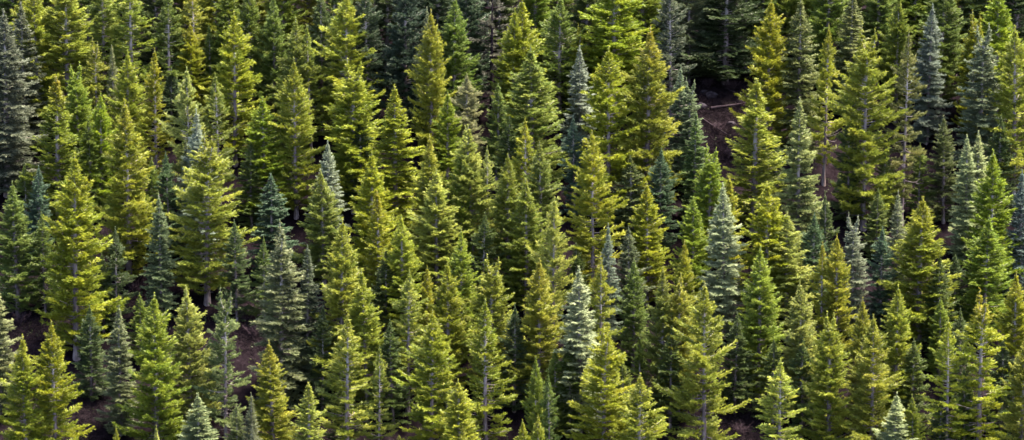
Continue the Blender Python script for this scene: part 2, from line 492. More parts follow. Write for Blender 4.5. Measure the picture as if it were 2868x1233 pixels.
TREES = [  # east m, north m, height m, crown width m, habit, foliage, ochre tip, turn, label
    (-72.56, 13.57, 27.0, 7.62, 'tier', 'GD', 0.0, 2.84, 'broad dull grey spruce, tip well above left of the fir with the brown-red leader'),
    (-70.85, 20.52, 22.11, 5.66, 'tier', 'GD', 0.0, 3.52, 'dull grey-green spruce, tip above left of the fir with the brown-red leader'),
    (-69.27, 23.39, 22.74, 7.76, 'broad', 'Y', 0.1, 0.7, 'full yellow-green fir cut by top edge, well above the fir with the brown-red leader'),
    (-64.8, 23.83, 23.28, 9.83, 'broad', 'Y', 0.1, -0.36, 'ragged yellow-green fir cut by top edge, well above the fir with the brown-red leader'),
    (-59.79, 27.36, 21.32, 6.78, 'open', 'O', 0.0, -0.93, 'dull olive fir cut by top edge, well above the narrow blue-green spruce'),
    (-55.68, 25.43, 22.3, 7.01, 'open', 'O', 0.0, -0.05, 'thin olive fir cut by top edge, well above the narrow blue-green spruce'),
    (-50.38, 27.27, 20.26, 5.48, 'open', 'G', 0.0, 0.33, 'loose mid-green fir cut by top edge, left of the pale-trunked yellow-green fir at upper left'),
    (-46.83, 29.61, 19.28, 5.76, 'open', 'OC', 0.3, 0.77, 'brownish olive fir cut by top edge, well above the fir with the white bare leader'),
    (-47.16, 27.4, 14.97, 4.44, 'dense', 'OC', 0.5, 3.96, 'short ochre fir, tip left of the pale-trunked yellow-green fir at upper left'),
    (-44.49, 29.58, 12.89, 2.21, 'spire', 'G', 0.0, 4.98, 'very narrow green fir, tip just below left of the pale-trunked yellow-green fir at upper left'),
    (-40.22, 19.66, 22.61, 7.46, 'broad', 'Y', 0.1, 0.49, 'bright yellow-green fir with pale trunk showing midway, upper left, by dark gap'),
    (-41.59, 29.64, 19.28, 5.24, 'dense', 'G', 0.0, 0.57, 'mid-green fir cut by top edge, just above the pale-trunked yellow-green fir at upper left'),
    (-38.4, 27.49, 20.27, 5.22, 'dense', 'G', 0.0, 5.09, 'leafy green fir cut by top edge, well above the large fir before the white leader'),
    (-60.22, 20.1, 17.4, 4.38, 'open', 'OC', 0.2, 0.33, 'slim ochre fir, tip above right of the fir with the brown-red leader'),
    (-57.53, 19.81, 16.87, 2.17, 'spire', 'GG', 0.0, 4.36, 'thin greyish fir, tip above right of the fir with the brown-red leader'),
    (-55.31, 15.99, 18.83, 5.37, 'dense', 'Y', 0.1, 0.26, 'bright yellow-green fir, tip right of the fir with the brown-red leader'),
    (-51.02, 11.8, 22.81, 4.67, 'open', 'OC', 0.2, 1.8, 'brownish olive fir, tip above left of the fir with the white bare leader'),
    (-62.36, 13.97, 18.76, 4.49, 'dense', 'SG', 0.0, 4.11, 'fresh green fir, tip just above right of the fir with the brown-red leader'),
    (-64.37, 6.56, 22.6, 6.53, 'spire', 'O', 0.8, 3.87, 'slender olive fir with brown-red leader, in the upper left'),
    (-58.58, 8.79, 18.08, 4.65, 'dense', 'SG', 0.0, 0.99, 'fresh yellow-green fir, tip right of the fir with the brown-red leader'),
    (-53.48, -2.73, 26.23, 7.15, 'dense', 'OC', 0.3, 0.09, 'big ochre-olive fir, tip left of the fir with the white bare leader'),
    (-45.77, 9.88, 21.71, 6.57, 'broad', 'YP', 0.0, -0.2, 'pale yellow-green fir, tip above the fir with the white bare leader'),
    (-43.91, 1.2, 21.88, 5.23, 'tier', 'PB', 0.2, 3.32, 'pale fir with whitish bare leader behind a yellow-green fir, left of centre'),
    (-45.73, 2.78, 16.88, 2.5, 'tier', 'GG', 0.0, 0.37, 'small thin grey spruce, tip just left of the large fir before the white leader'),
    (-42.25, -6.66, 24.55, 8.09, 'broad', 'Y', 0.3, 0.19, 'large bright yellow-green fir standing in front of a whitish bare leader'),
    (-41.74, 10.55, 20.72, 4.66, 'open', 'O', 0.0, 0.48, 'slim olive fir, tip above right of the fir with the white bare leader'),
    (-35.36, 9.18, 18.1, 5.97, 'dense', 'SG', 0.0, 0.19, 'saturated green fir, tip below left of the olive-yellow fir with dull lower boughs'),
    (-59.5, -14.81, 28.59, 7.96, 'dense', 'Y', 0.1, 2.91, 'very tall ragged yellow-green fir near the left side, trunk bare low down'),
    (-48.3, -10.08, 18.47, 3.81, 'tier', 'T2', 0.0, 2.77, 'narrow blue-green spruce between two tall yellow-green firs at left'),
    (-68.46, -7.2, 19.08, 5.16, 'dense', 'G', 0.0, 5.29, 'dark mid-green fir, tip below left of the very tall fir near the left side'),
    (-64.69, -6.91, 14.5, 4.43, 'shade', 'G', 0.0, 3.26, 'shaded green fir, tip below left of the very tall fir near the left side'),
    (-66.48, 1.79, 13.99, 4.05, 'shade', 'T', 0.0, 4.02, 'dark teal fir, tip just left of the very tall fir near the left side'),
    (-33.58, -1.73, 15.23, 5.46, 'tier', 'T', 0.0, 3.14, 'squat teal-blue spruce with layered boughs, left of the picture centre'),
    (-34.91, 26.61, 19.18, 4.95, 'dense', 'G', 0.0, 4.16, 'fresh green fir, tip above right of the pale-trunked yellow-green fir at upper left'),
    (-31.69, 19.63, 21.04, 5.4, 'dense', 'O', 0.0, 2.87, 'olive-green fir, tip above the olive-yellow fir with dull lower boughs'),
    (-29.11, 19.25, 19.98, 4.22, 'open', 'O', 0.0, -0.43, 'thin olive fir, tip just above right of the olive-yellow fir with dull lower boughs'),
    (-23.81, 21.19, 22.65, 8.24, 'broad', 'Y', 0.0, 2.4, 'wide yellow-green fir cut by top edge, well above left of the bushy cream-grey fir'),
    (-20.89, 23.04, 22.2, 6.72, 'shade', 'DK', 0.0, 6.26, 'dark green fir cut by top edge, well above the layered fir below the dark gap'),
    (-27.92, 25.65, 20.2, 5.2, 'shade', 'D', 0.0, 5.28, 'dark green fir cut by top edge, above the olive-yellow fir with dull lower boughs'),
    (-30.8, 9.47, 23.23, 6.67, 'broad', 'Y', 0.2, -0.16, 'olive-yellow fir with bright cone above dull shaded lower boughs, upper left of centre'),
    (-22.46, 9.23, 22.19, 6.97, 'dense', 'Y', 0.2, 1.44, 'full olive-yellow fir, tip above left of the layered fir below the dark gap'),
    (-16.44, 3.8, 21.97, 6.6, 'tier', 'Y', 0.2, 1.82, 'layered yellow-green fir with sharp leader, below a dark gap'),
    (-11.62, 15.32, 23.45, 5.71, 'dense', 'OC', 0.4, 0.44, 'yellow-olive fir, tip above left of the bushy cream-grey fir'),
    (-8.47, 22.24, 21.12, 6.3, 'dense', 'G', 0.0, 4.81, 'mid-green fir, tip above the bushy cream-grey fir'),
    (-6.64, 14.24, 15.14, 5.36, 'broad', 'PG', 0.0, -0.59, 'bushy cream-grey fir with rounded top among green firs'),
    (-9.22, 9.82, 15.53, 3.85, 'dense', 'SG', 0.0, 2.52, 'dense saturated green fir, tip just below left of the bushy cream-grey fir'),
    (-2.19, 13.86, 14.09, 3.37, 'spire', 'G', 0.0, 5.32, 'slim mid-green fir, tip just right of the bushy cream-grey fir'),
    (-25.79, 1.34, 17.34, 4.24, 'tier', 'PB', 0.0, 2.43, 'thin whitish-blue spire rising behind an olive fir, left of centre'),
    (-26.16, -3.71, 17.19, 5.54, 'dense', 'O', 0.2, 6.02, 'neat olive fir, tip just below the thin whitish spire'),
    (-19.14, -6.7, 21.57, 5.99, 'dense', 'Y', 0.1, 5.32, 'bright yellow-green fir, tip right of the thin whitish spire'),
    (-18.02, -11.17, 19.42, 3.99, 'spire', 'OC', 0.6, 0.0, 'ochre-tipped fir, tip above right of the large even yellow-green fir'),
    (-11.39, -3.87, 20.17, 5.52, 'dense', 'Y', 0.3, 1.32, 'yellow-green fir, tip below right of the layered fir below the dark gap'),
    (-10.35, -7.59, 18.55, 6.47, 'dense', 'YP', 0.0, 5.72, 'pale yellow-green fir, tip well below right of the layered fir below the dark gap'),
    (-5.42, -3.7, 21.17, 5.67, 'dense', 'YP', 0.0, 2.95, 'pale yellow fir, tip below the bushy cream-grey fir'),
    (-7.11, -3.97, 17.66, 4.54, 'dense', 'SG', 0.0, 6.16, 'fresh green fir, tip below the bushy cream-grey fir'),
    (-3.41, -3.68, 17.67, 4.15, 'open', 'YP', 0.0, -0.22, 'thin pale fir, tip below the bushy cream-grey fir'),
    (-15.56, 23.65, 25.36, 6.2, 'dense', 'DK', 0.0, 3.95, 'dark blue-green fir cut by top edge, well above the layered fir below the dark gap'),
    (-3.02, 26.38, 22.34, 6.24, 'snag', 'GB', 0.0, 4.89, 'dull half-bare tree cut by top edge, well above the bushy cream-grey fir'),
    (-12.28, 21.19, 20.04, 4.64, 'shade', 'GG', 0.0, 1.7, 'greyish fir, tip above left of the bushy cream-grey fir'),
    (1.34, 19.57, 23.11, 6.17, 'dense', 'Y', 0.1, 0.55, 'tall yellow-green fir, tip above left of the silver-blue spruce at upper centre'),
    (0.21, 18.87, 22.04, 5.65, 'dense', 'Y', 0.0, 2.09, 'yellow-green fir, tip above left of the silver-blue spruce at upper centre'),
    (3.08, 10.28, 22.22, 7.68, 'dense', 'O', 0.0, 6.06, 'wide olive fir, tip left of the silver-blue spruce at upper centre'),
    (6.98, 26.03, 19.16, 7.81, 'broad', 'G', 0.0, 0.16, 'bushy green fir, tip above left of the silver-blue spruce at upper centre'),
    (9.96, 25.8, 14.92, 3.34, 'open', 'Y', 0.0, 0.02, 'slim yellow-green fir, tip just above the silver-blue spruce at upper centre'),
    (9.82, 15.72, 18.82, 5.01, 'tier', 'PB', 0.0, 1.55, 'silver-blue spruce at the upper centre, hemmed in by yellow-green firs'),
    (14.75, 25.56, 22.3, 9.87, 'broad', 'SG', 0.0, -0.35, 'large fresh yellow-green fir cut by top edge, well above right of the bushy cream-grey fir'),
    (13.62, 5.84, 25.6, 8.61, 'broad', 'Y', 0.1, 0.2, 'broad bright yellow-green fir right of a silver-blue spruce at upper centre'),
    (19.0, 6.93, 27.68, 8.12, 'dense', 'OC', 0.8, 5.01, 'tall olive fir with orange-brown tip, right of the upper centre'),
    (23.26, 21.9, 23.2, 5.78, 'open', 'D2', 0.0, 0.15, 'sparse grey-green fir cut by top edge, above right of the orange-brown-tipped fir at upper centre'),
    (31.68, 33.34, 18.59, 10.81, 'broad', 'DK', 0.0, 0.39, 'broad dark layered fir cut by top edge, well above the brightest whitish spruce'),
    (23.73, 13.3, 17.18, 3.77, 'tier', 'B', 0.0, 2.81, 'blue-grey spruce, tip below right of the orange-brown-tipped fir at upper centre'),
    (25.29, 11.63, 16.62, 3.76, 'tier', 'B', 0.0, 1.2, 'small blue-grey spruce, tip below right of the orange-brown-tipped fir at upper centre'),
    (25.85, 4.95, 16.93, 4.22, 'tier', 'G2', 0.0, 4.6, 'teal-green spruce, tip below left of the tall yellow fir beside the gully'),
    (36.87, 18.59, 23.07, 6.26, 'dense', 'OC', 0.2, 0.82, 'golden olive fir, tip just left of the grey fir with bare top'),
    (34.1, 3.51, 22.46, 7.09, 'spire', 'Y', 0.1, 4.04, 'tall yellow fir directly right of the bare brown gully'),
    (27.7, -1.9, 17.73, 4.86, 'dense', 'SG', 0.0, 0.73, 'fresh green fir, tip above the brightest whitish spruce'),
    (28.88, -13.37, 21.8, 5.57, 'tier', 'PW', 0.0, 2.64, 'brightest whitish silver spruce, right of centre, among yellow-green firs'),
    (30.12, -6.07, 16.6, 3.74, 'spire', 'OC', 0.3, 1.34, 'ochre fir, tip just above right of the brightest whitish spruce'),
    (24.99, -7.86, 15.06, 4.52, 'dense', 'SG', 0.0, 1.7, 'dense saturated green fir, tip just below left of the brightest whitish spruce'),
    (18.54, -8.89, 17.51, 5.48, 'dense', 'OC', 0.3, 6.1, 'neat yellow-olive fir, tip above right of the half-hidden slim blue-grey spruce'),
    (11.17, -8.77, 23.94, 6.93, 'broad', 'OC', 0.1, 0.81, 'large yellow-olive fir with faint pale trunk, just right of centre'),
    (1.89, 0.05, 18.79, 4.17, 'open', 'OC', 0.4, 0.2, 'ochre-tipped fir, tip left of the large yellow-olive fir near the centre'),
    (4.14, -4.72, 19.13, 4.83, 'dense', 'O', 0.2, 5.56, 'olive fir, tip left of the large yellow-olive fir near the centre'),
    (-0.24, -7.98, 20.01, 5.48, 'dense', 'O', 0.1, 1.32, 'full olive fir, tip well left of the large yellow-olive fir near the centre'),
    (2.0, -11.15, 18.91, 5.45, 'dense', 'O', 0.1, 2.48, 'olive fir, tip below left of the large yellow-olive fir near the centre'),
    (5.58, -16.88, 21.15, 5.53, 'broad', 'YP', 0.0, -0.56, 'pale yellow fir, tip above left of the half-hidden slim blue-grey spruce'),
    (8.87, 6.77, 14.84, 4.54, 'shade', 'T', 0.0, 5.37, 'dark teal fir, tip just above left of the large yellow-olive fir near the centre'),
    (41.39, 18.16, 24.09, 5.89, 'tier', 'GG', 0.0, 4.03, 'grey-green fir with pale bare upper trunk at the top edge'),
    (44.79, 13.63, 23.39, 4.47, 'open', 'OC', 0.5, 1.7, 'slim golden-ochre fir with open drooping boughs, upper right'),
    (49.64, 28.09, 19.23, 6.01, 'tier', 'GG', 0.0, 1.34, 'layered grey-green spruce cut by top edge, right of the grey fir with bare top'),
    (49.8, 5.75, 29.65, 7.75, 'broad', 'Y', 0.2, 1.24, 'tallest bright olive-yellow fir at upper right, bare trunk below'),
    (56.48, 27.05, 19.2, 5.11, 'dense', 'O', 0.0, 1.62, 'olive-green fir, tip just left of the slate-blue fir at upper right'),
    (55.39, 7.59, 28.24, 6.63, 'open', 'GO', 0.0, 0.09, 'tall grey-olive fir with long straight trunk visible, upper right'),
    (60.57, 23.1, 20.64, 4.76, 'tier', 'B2', 0.0, 1.86, 'slate-blue fir with level boughs near the top right corner'),
    (63.05, 28.83, 20.31, 6.8, 'dense', 'G', 0.0, 0.46, 'mid-green fir cut by top edge, just above the slate-blue fir at upper right'),
    (67.04, 22.14, 20.08, 4.34, 'dense', 'OC', 0.3, 0.57, 'golden fir, tip just above left of the grey-blue spruce near the right edge'),
    (67.44, 16.1, 23.5, 5.88, 'tier', 'B2', 0.0, 3.66, 'grey-blue spruce with pale trunk, near the right edge'),
    (71.09, 26.1, 19.68, 7.03, 'dense', 'SG', 0.0, 1.53, 'fresh green fir cut by top edge, right of the slate-blue fir at upper right'),
    (72.03, 13.19, 24.93, 7.62, 'broad', 'Y', 0.0, -0.62, 'wide yellow-green fir, tip just right of the grey-blue spruce near the right edge'),
    (39.91, -2.16, 24.24, 5.68, 'tier', 'GB2', 0.0, 3.78, 'tall pale grey-green spruce with visible trunk, right of the gully'),
    (63.95, 2.18, 18.39, 4.2, 'tier', 'PW', 0.0, 2.34, 'pale grey fir, left one of the paired tips near the right edge'),
    (65.52, 2.73, 18.41, 4.2, 'tier', 'PW', 0.0, 2.85, 'pale grey spruce, tip just right of the left one of the paired pale tips'),
    (66.17, -5.82, 22.11, 6.49, 'dense', 'SG', 0.1, 6.03, 'saturated yellow-green fir, tip just below right of the left one of the paired pale tips'),
    (70.61, -5.0, 19.16, 4.68, 'tier', 'B', 0.0, 3.04, 'blue-grey spruce, tip below right of the left one of the paired pale tips'),
    (35.04, -12.68, 21.33, 6.41, 'dense', 'Y', 0.2, 3.61, 'yellow fir, tip right of the brightest whitish spruce'),
    (52.79, -9.56, 17.49, 3.32, 'tier', 'GB2', 0.0, 5.44, 'slim pale grey-green spruce, tip just left of the wide golden-green fir at right'),
    (55.48, -15.34, 21.23, 7.97, 'dense', 'Y', 0.4, 1.15, 'wide golden-green fir at right with a neat pointed cone'),
    (46.59, -14.02, 17.84, 3.98, 'tier', 'GB2', 0.0, 0.97, 'small pale grey fir right of two yellow tips, lower right'),
    (64.64, -13.27, 17.87, 5.92, 'dense', 'G2Y', 0.0, 5.71, 'mid-green fir, tip right of the wide golden-green fir at right'),
    (-68.65, -25.22, 18.44, 4.99, 'tier', 'GG', 0.0, 5.14, 'pale grey-green spruce, tip above left of the fir in the bottom left corner'),
    (-63.4, -38.85, 20.77, 6.1, 'dense', 'Y', 0.4, 1.57, 'bright yellow-green fir in the bottom left corner'),
    (-59.63, -37.03, 21.79, 6.72, 'broad', 'Y', 0.5, 0.42, 'yellow fir with ochre tip and forked white trunk, bottom left'),
    (-52.13, -28.3, 17.86, 3.97, 'tier', 'GG', 0.0, 5.91, 'narrow grey-green spruce left of a saturated green fir, lower left'),
    (-46.67, -34.46, 23.78, 6.75, 'dense', 'SG', 0.1, 1.24, 'broad saturated green-yellow fir at lower left'),
    (-42.5, -30.18, 21.13, 5.4, 'dense', 'YP', 0.0, 5.97, 'pale yellow fir, tip just right of the broad saturated green fir'),
    (-37.81, -32.32, 22.46, 5.37, 'open', 'G3', 0.0, 1.07, 'dull grey-green fir, tip right of the broad saturated green fir'),
    (-40.72, -40.49, 15.1, 5.77, 'tier', 'PB2', 0.0, 5.54, 'pale blue-green young spruce at the bottom edge, left'),
    (-33.86, -40.81, 15.09, 2.95, 'tier', 'GG', 0.0, 3.79, 'thin pale grey spruce, tip right of the pale blue-green young spruce'),
    (-34.02, -10.97, 12.95, 3.34, 'shade', 'G', 0.0, 2.65, 'slim green fir, tip just below left of the very tall grey-green fir'),
    (-51.13, -42.31, 12.24, 2.03, 'dense', 'Y', 0.3, 0.65, 'small yellow fir, tip well left of the pale blue-green young spruce'),
    (-45.9, -42.54, 12.71, 2.3, 'tier', 'YP', 0.0, 0.24, 'small pale spruce, tip below left of the pale blue-green young spruce'),
    (-30.77, -24.86, 25.17, 6.39, 'tier', 'GG2', 0.0, 6.05, 'very tall grey-green fir with densely layered boughs, left of centre'),
    (-27.74, -22.57, 20.46, 5.0, 'tier', 'D2', 0.0, 1.5, 'dark grey-green spruce, tip just below right of the very tall grey-green fir'),
    (-22.9, -23.15, 24.77, 6.89, 'dense', 'Y', 0.1, 4.43, 'large even yellow-green fir standing right of a tall grey-green fir'),
    (-19.3, -25.53, 19.87, 5.12, 'dense', 'Y', 0.1, 1.61, 'bright yellow-green fir, tip above right of the sparse fir with white leader'),
    (-15.1, -14.71, 18.81, 5.23, 'dense', 'Y', 0.1, 5.18, 'yellow-green fir, tip right of the large even yellow-green fir'),
    (-13.94, -25.56, 19.87, 5.31, 'open', 'YP', 0.0, -0.48, 'pale yellow fir, tip above left of the broad yellow fir at lower centre'),
    (-11.62, -19.73, 15.71, 2.98, 'dense', 'OC', 0.3, 1.1, 'small ochre fir, tip above the broad yellow fir at lower centre'),
    (-6.94, -17.16, 18.23, 4.63, 'dense', 'SG', 0.1, 4.53, 'fresh yellow-green fir, tip above the fir with bare dark low trunk'),
    (-8.38, -23.62, 19.46, 5.33, 'dense', 'Y', 0.0, 0.43, 'yellow-green fir, tip above left of the fir with bare dark low trunk'),
    (-2.71, -23.56, 19.94, 5.61, 'dense', 'Y', 0.0, 1.44, 'green-yellow fir, tip above the fir with bare dark low trunk'),
    (-21.76, -35.23, 20.92, 6.28, 'open', 'Y', 0.2, -0.33, 'sparse yellow fir with bare white leader, lower left of centre'),
    (-10.63, -34.1, 21.45, 7.69, 'broad', 'Y', 0.3, -1.28, 'broad bright yellow fir with white trunk near its top, lower centre'),
    (-3.5, -33.48, 22.89, 6.16, 'open', 'G4', 0.0, -0.5, 'green-yellow fir with bare dark trunk showing low down, lower centre'),
    (-17.49, -35.83, 17.6, 4.28, 'open', 'O', 0.0, -0.43, 'slim olive fir, tip below right of the sparse fir with white leader'),
    (-6.77, -38.3, 16.11, 5.8, 'dense', 'Y', 0.3, 5.76, 'bright yellow fir, tip below right of the broad yellow fir at lower centre'),
    (-31.14, -36.88, 18.5, 5.57, 'dense', 'OC', 0.5, 1.28, 'golden ochre-tipped fir at the bottom, right of a dark hollow'),
    (-26.3, -39.62, 15.12, 3.98, 'spire', 'YP', 0.2, 0.1, 'pale yellow fir, tip below right of the golden ochre-tipped fir at the bottom'),
    (-6.14, -41.06, 12.28, 2.77, 'dense', 'Y', 0.5, 1.69, 'small golden fir, tip well below the broad yellow fir at lower centre'),
    (-33.18, -43.15, 13.16, 1.65, 'tier', 'GG', 0.0, 2.8, 'tiny thin pale spruce, tip below right of the pale blue-green young spruce'),
    (3.6, -25.63, 20.82, 5.59, 'dense', 'OC', 0.5, 0.38, 'ochre-tipped fir, tip left of the large silvery spruce'),
    (9.02, -29.38, 22.58, 5.87, 'tier', 'PW', 0.0, 1.11, 'large silvery white spruce at lower centre'),
    (11.99, -23.7, 18.96, 4.66, 'open', 'OC', 0.5, -0.37, 'ochre-tipped fir, tip just above right of the large silvery spruce'),
    (13.13, -16.18, 16.78, 3.19, 'tier', 'B', 0.0, 2.32, 'slim blue-grey spruce half hidden, right of centre'),
    (16.39, -20.38, 15.68, 3.74, 'dense', 'G', 0.0, 3.59, 'small green fir, tip below right of the half-hidden slim blue-grey spruce'),
    (23.3, -18.04, 16.73, 4.14, 'dense', 'OC', 0.4, 0.83, 'golden fir, tip above left of the largest yellow fir with loose boughs'),
    (20.01, -26.46, 19.83, 4.64, 'dense', 'O', 0.3, 2.28, 'olive fir, tip left of the largest yellow fir with loose boughs'),
    (22.15, -27.41, 19.79, 4.44, 'dense', 'OC', 0.2, 5.6, 'golden olive fir, tip just left of the largest yellow fir with loose boughs'),
    (25.36, -33.25, 23.83, 7.69, 'broad', 'Y', 0.2, 1.02, 'largest bright yellow fir with long loose boughs, lower right of centre'),
    (11.95, -37.31, 21.78, 6.72, 'broad', 'Y', 0.2, -0.13, 'full yellow fir, tip above left of the bright yellow fir at the bottom edge'),
    (17.03, -27.21, 10.67, 2.66, 'spire', 'G', 0.0, 4.34, 'small green fir, tip just above the bright yellow fir at the bottom edge'),
    (16.2, -42.48, 20.17, 7.11, 'broad', 'Y', 0.2, -0.33, 'bright yellow fir with pale trunk at the bottom edge, right of centre'),
    (2.98, -35.38, 16.68, 3.08, 'dense', 'G2Y', 0.0, 0.22, 'slim green fir, tip below right of the fir with bare dark low trunk'),
    (5.03, -36.61, 15.22, 2.88, 'open', 'G', 0.0, -0.19, 'thin green fir, tip well left of the bright yellow fir at the bottom edge'),
    (1.53, -39.75, 12.31, 3.24, 'dense', 'Y', 0.3, 0.11, 'small yellow fir, tip well left of the bright yellow fir at the bottom edge'),
    (3.38, -39.52, 12.79, 2.59, 'dense', 'Y', 0.4, 5.72, 'small ochre-tipped fir, tip well left of the bright yellow fir at the bottom edge'),
    (32.99, -23.06, 20.93, 5.95, 'dense', 'SG', 0.1, 4.4, 'fresh yellow-green fir, tip above right of the largest yellow fir with loose boughs'),
    (34.98, -36.82, 17.1, 5.34, 'open', 'YP', 0.0, 0.14, 'loose pale yellow fir with bent leader, bottom right'),
    (37.56, -13.54, 17.86, 6.41, 'dense', 'YP', 0.0, 4.0, 'pale yellow fir, tip left of the small pale grey fir'),
    (41.99, -17.8, 17.23, 3.56, 'open', 'OC', 0.5, -0.03, 'thin ochre fir, tip below left of the small pale grey fir'),
    (43.98, -18.54, 18.67, 5.05, 'dense', 'OC', 0.3, 3.03, 'golden fir, tip just below left of the small pale grey fir'),
    (38.77, -27.08, 19.82, 5.44, 'dense', 'YP', 0.0, 4.59, 'pale yellow-green fir, tip above left of the wide dull yellow-olive fir'),
    (41.8, -33.3, 21.01, 5.37, 'dense', 'Y', 0.1, 2.0, 'bright yellow-green fir, tip left of the wide dull yellow-olive fir'),
    (46.56, -27.6, 17.88, 3.97, 'dense', 'OC', 0.4, 6.28, 'golden fir, tip just above left of the wide dull yellow-olive fir'),
    (47.34, -34.41, 21.43, 7.22, 'broad', 'OC', 0.0, 0.78, 'wide dull yellow-olive fir with fine open boughs, lower right'),
    (50.95, -28.18, 19.77, 5.57, 'dense', 'Y', 0.1, 4.63, 'yellow-green fir, tip just above right of the wide dull yellow-olive fir'),
    (57.7, -20.48, 11.3, 2.98, 'dense', 'SG', 0.0, 5.66, 'small bright green fir, tip just above left of the fir with white trunk line'),
    (56.98, -35.91, 21.37, 6.27, 'open', 'Y', 0.2, 0.4, 'bright yellow fir with white trunk line, lower right'),
    (61.34, -34.94, 23.75, 7.2, 'open', 'Y', 1.0, -0.09, 'yellow fir with orange top and bleached bare upper trunk, lower right'),
    (66.43, -28.39, 21.19, 5.56, 'dense', 'OC', 0.3, 4.98, 'golden fir, tip just above right of the orange-topped fir'),
    (49.6, -38.3, 14.23, 4.87, 'tier', 'PW', 0.0, 5.75, 'small whitish fir with bare twigs at the bottom edge, right'),
    (52.43, -37.98, 13.29, 3.25, 'dense', 'O', 0.0, 2.21, 'small olive fir, tip just right of the small whitish fir at bottom right'),
    (66.47, -37.08, 19.9, 5.1, 'dense', 'OC', 0.3, 4.3, 'ochre fir, tip below right of the orange-topped fir'),
    (-74.46, 37.57, 20.6, 6.89, 'dense', 'G', 0.0, 5.66, 'mid-green fir cut by top edge, well above the fir with the brown-red leader'),
    (-69.01, 40.85, 20.72, 6.4, 'dense', 'G', 0.0, 5.47, 'mid-green fir cut by top edge, well above the very tall fir near the left side'),
    (-63.37, 37.82, 20.62, 6.37, 'dense', 'G', 0.0, 2.62, 'mid-green fir cut by top edge, well above the narrow blue-green spruce'),
    (-58.76, 39.62, 21.22, 6.39, 'dense', 'G', 0.0, 4.97, 'fresh green fir cut by top edge, well above the fir with the brown-red leader'),
    (-48.59, 38.87, 21.2, 6.38, 'dense', 'O', 0.0, 5.43, 'olive fir cut by top edge, well above the fir with the white bare leader'),
    (-38.96, 38.08, 21.16, 6.37, 'dense', 'OC', 0.0, 3.6, 'golden green fir cut by top edge, well above the pale-trunked yellow-green fir at upper left'),
    (-30.47, 38.39, 21.71, 6.37, 'dense', 'OC', 0.0, 3.93, 'golden green fir cut by top edge, well above the olive-yellow fir with dull lower boughs'),
    (-22.97, 36.69, 22.72, 6.35, 'dense', 'G', 0.0, 2.4, 'fresh green fir cut by top edge, well above the layered fir below the dark gap'),
    (-14.54, 37.97, 22.78, 6.9, 'dense', 'DK', 0.0, 3.66, 'dark green fir cut by top edge, well above the bushy cream-grey fir'),
    (-8.18, 38.71, 23.89, 6.9, 'dense', 'DK', 0.0, 3.83, 'dark green fir cut by top edge, well above right of the thin whitish spire'),
    (-1.81, 39.54, 21.77, 6.92, 'dense', 'D', 0.0, 0.5, 'dark green fir cut by top edge, well left of the grey fir with bare top'),
    (6.71, 40.22, 21.79, 6.93, 'dense', 'G', 0.0, 4.02, 'fresh green fir cut by top edge, well above the silver-blue spruce at upper centre'),
    (15.2, 38.7, 21.73, 6.91, 'dense', 'G2Y', 0.0, 6.24, 'leafy green fir cut by top edge, well above the orange-brown-tipped fir at upper centre'),
    (22.63, 38.72, 21.73, 6.38, 'dense', 'DK', 0.0, 5.53, 'dark green fir cut by top edge, well above the orange-brown-tipped fir at upper centre'),
    (29.21, 37.63, 22.76, 6.89, 'dense', 'DK', 0.0, 4.58, 'dark green fir cut by top edge, well above the tall yellow fir beside the gully'),
    (34.84, 38.27, 21.72, 6.9, 'dense', 'DK', 0.0, 2.44, 'dark green fir cut by top edge, well above the brightest whitish spruce'),
    (40.81, 40.05, 21.78, 6.39, 'dense', 'O', 0.0, 4.62, 'olive fir cut by top edge, above the grey fir with bare top'),
    (44.46, 39.14, 21.75, 6.38, 'dense', 'G2Y', 0.0, 3.65, 'leafy green fir cut by top edge, above the grey fir with bare top'),
    (51.31, 38.42, 21.72, 6.37, 'dense', 'G', 0.0, 2.77, 'mid-green fir cut by top edge, well above right of the grey fir with bare top'),
    (57.64, 38.22, 21.71, 6.37, 'dense', 'G2Y', 0.0, 5.27, 'leafy green fir cut by top edge, well above the slate-blue fir at upper right'),
    (63.87, 36.94, 21.66, 6.35, 'dense', 'OC', 0.0, 0.53, 'golden green fir cut by top edge, above the slate-blue fir at upper right'),
    (70.81, 37.48, 21.67, 6.36, 'dense', 'O', 0.0, 4.71, 'olive fir cut by top edge, well above the grey-blue spruce near the right edge'),
    (74.82, 35.63, 21.61, 6.34, 'dense', 'D', 0.0, 0.19, 'dark green fir cut by top edge, well above the grey-blue spruce near the right edge'),
    (-71.43, 31.53, 17.73, 5.26, 'dense', 'OC', 0.0, 3.78, 'golden green fir cut by top edge, well above the fir with the brown-red leader'),
    (-53.23, 36.46, 17.89, 5.83, 'dense', 'D', 0.0, 3.02, 'dark green fir cut by top edge, well above the fir with the white bare leader'),
    (-44.06, 34.8, 19.45, 5.81, 'dense', 'OC', 0.0, 1.45, 'golden green fir cut by top edge, above the pale-trunked yellow-green fir at upper left'),
    (-34.0, 34.52, 19.43, 5.81, 'dense', 'G2Y', 0.0, 4.39, 'leafy green fir cut by top edge, well above the olive-yellow fir with dull lower boughs'),
    (-26.12, 30.1, 21.41, 5.76, 'dense', 'G', 0.0, 3.12, 'fresh green fir cut by top edge, well above the olive-yellow fir with dull lower boughs'),
    (-18.61, 32.58, 21.5, 6.31, 'dense', 'DK', 0.0, 3.86, 'dark bluish fir cut by top edge, well above the layered fir below the dark gap'),
    (-10.96, 31.18, 22.52, 6.29, 'dense', 'DK', 0.0, 5.78, 'dark green fir cut by top edge, well left of the orange-brown-tipped fir at upper centre'),
    (-6.47, 28.47, 22.94, 6.26, 'dense', 'DK', 0.0, 1.61, 'dark green fir cut by top edge, well above right of the large even yellow-green fir'),
    (3.49, 35.49, 19.47, 6.88, 'dense', 'G2Y', 0.0, 0.07, 'leafy green fir cut by top edge, well above right of the bushy cream-grey fir'),
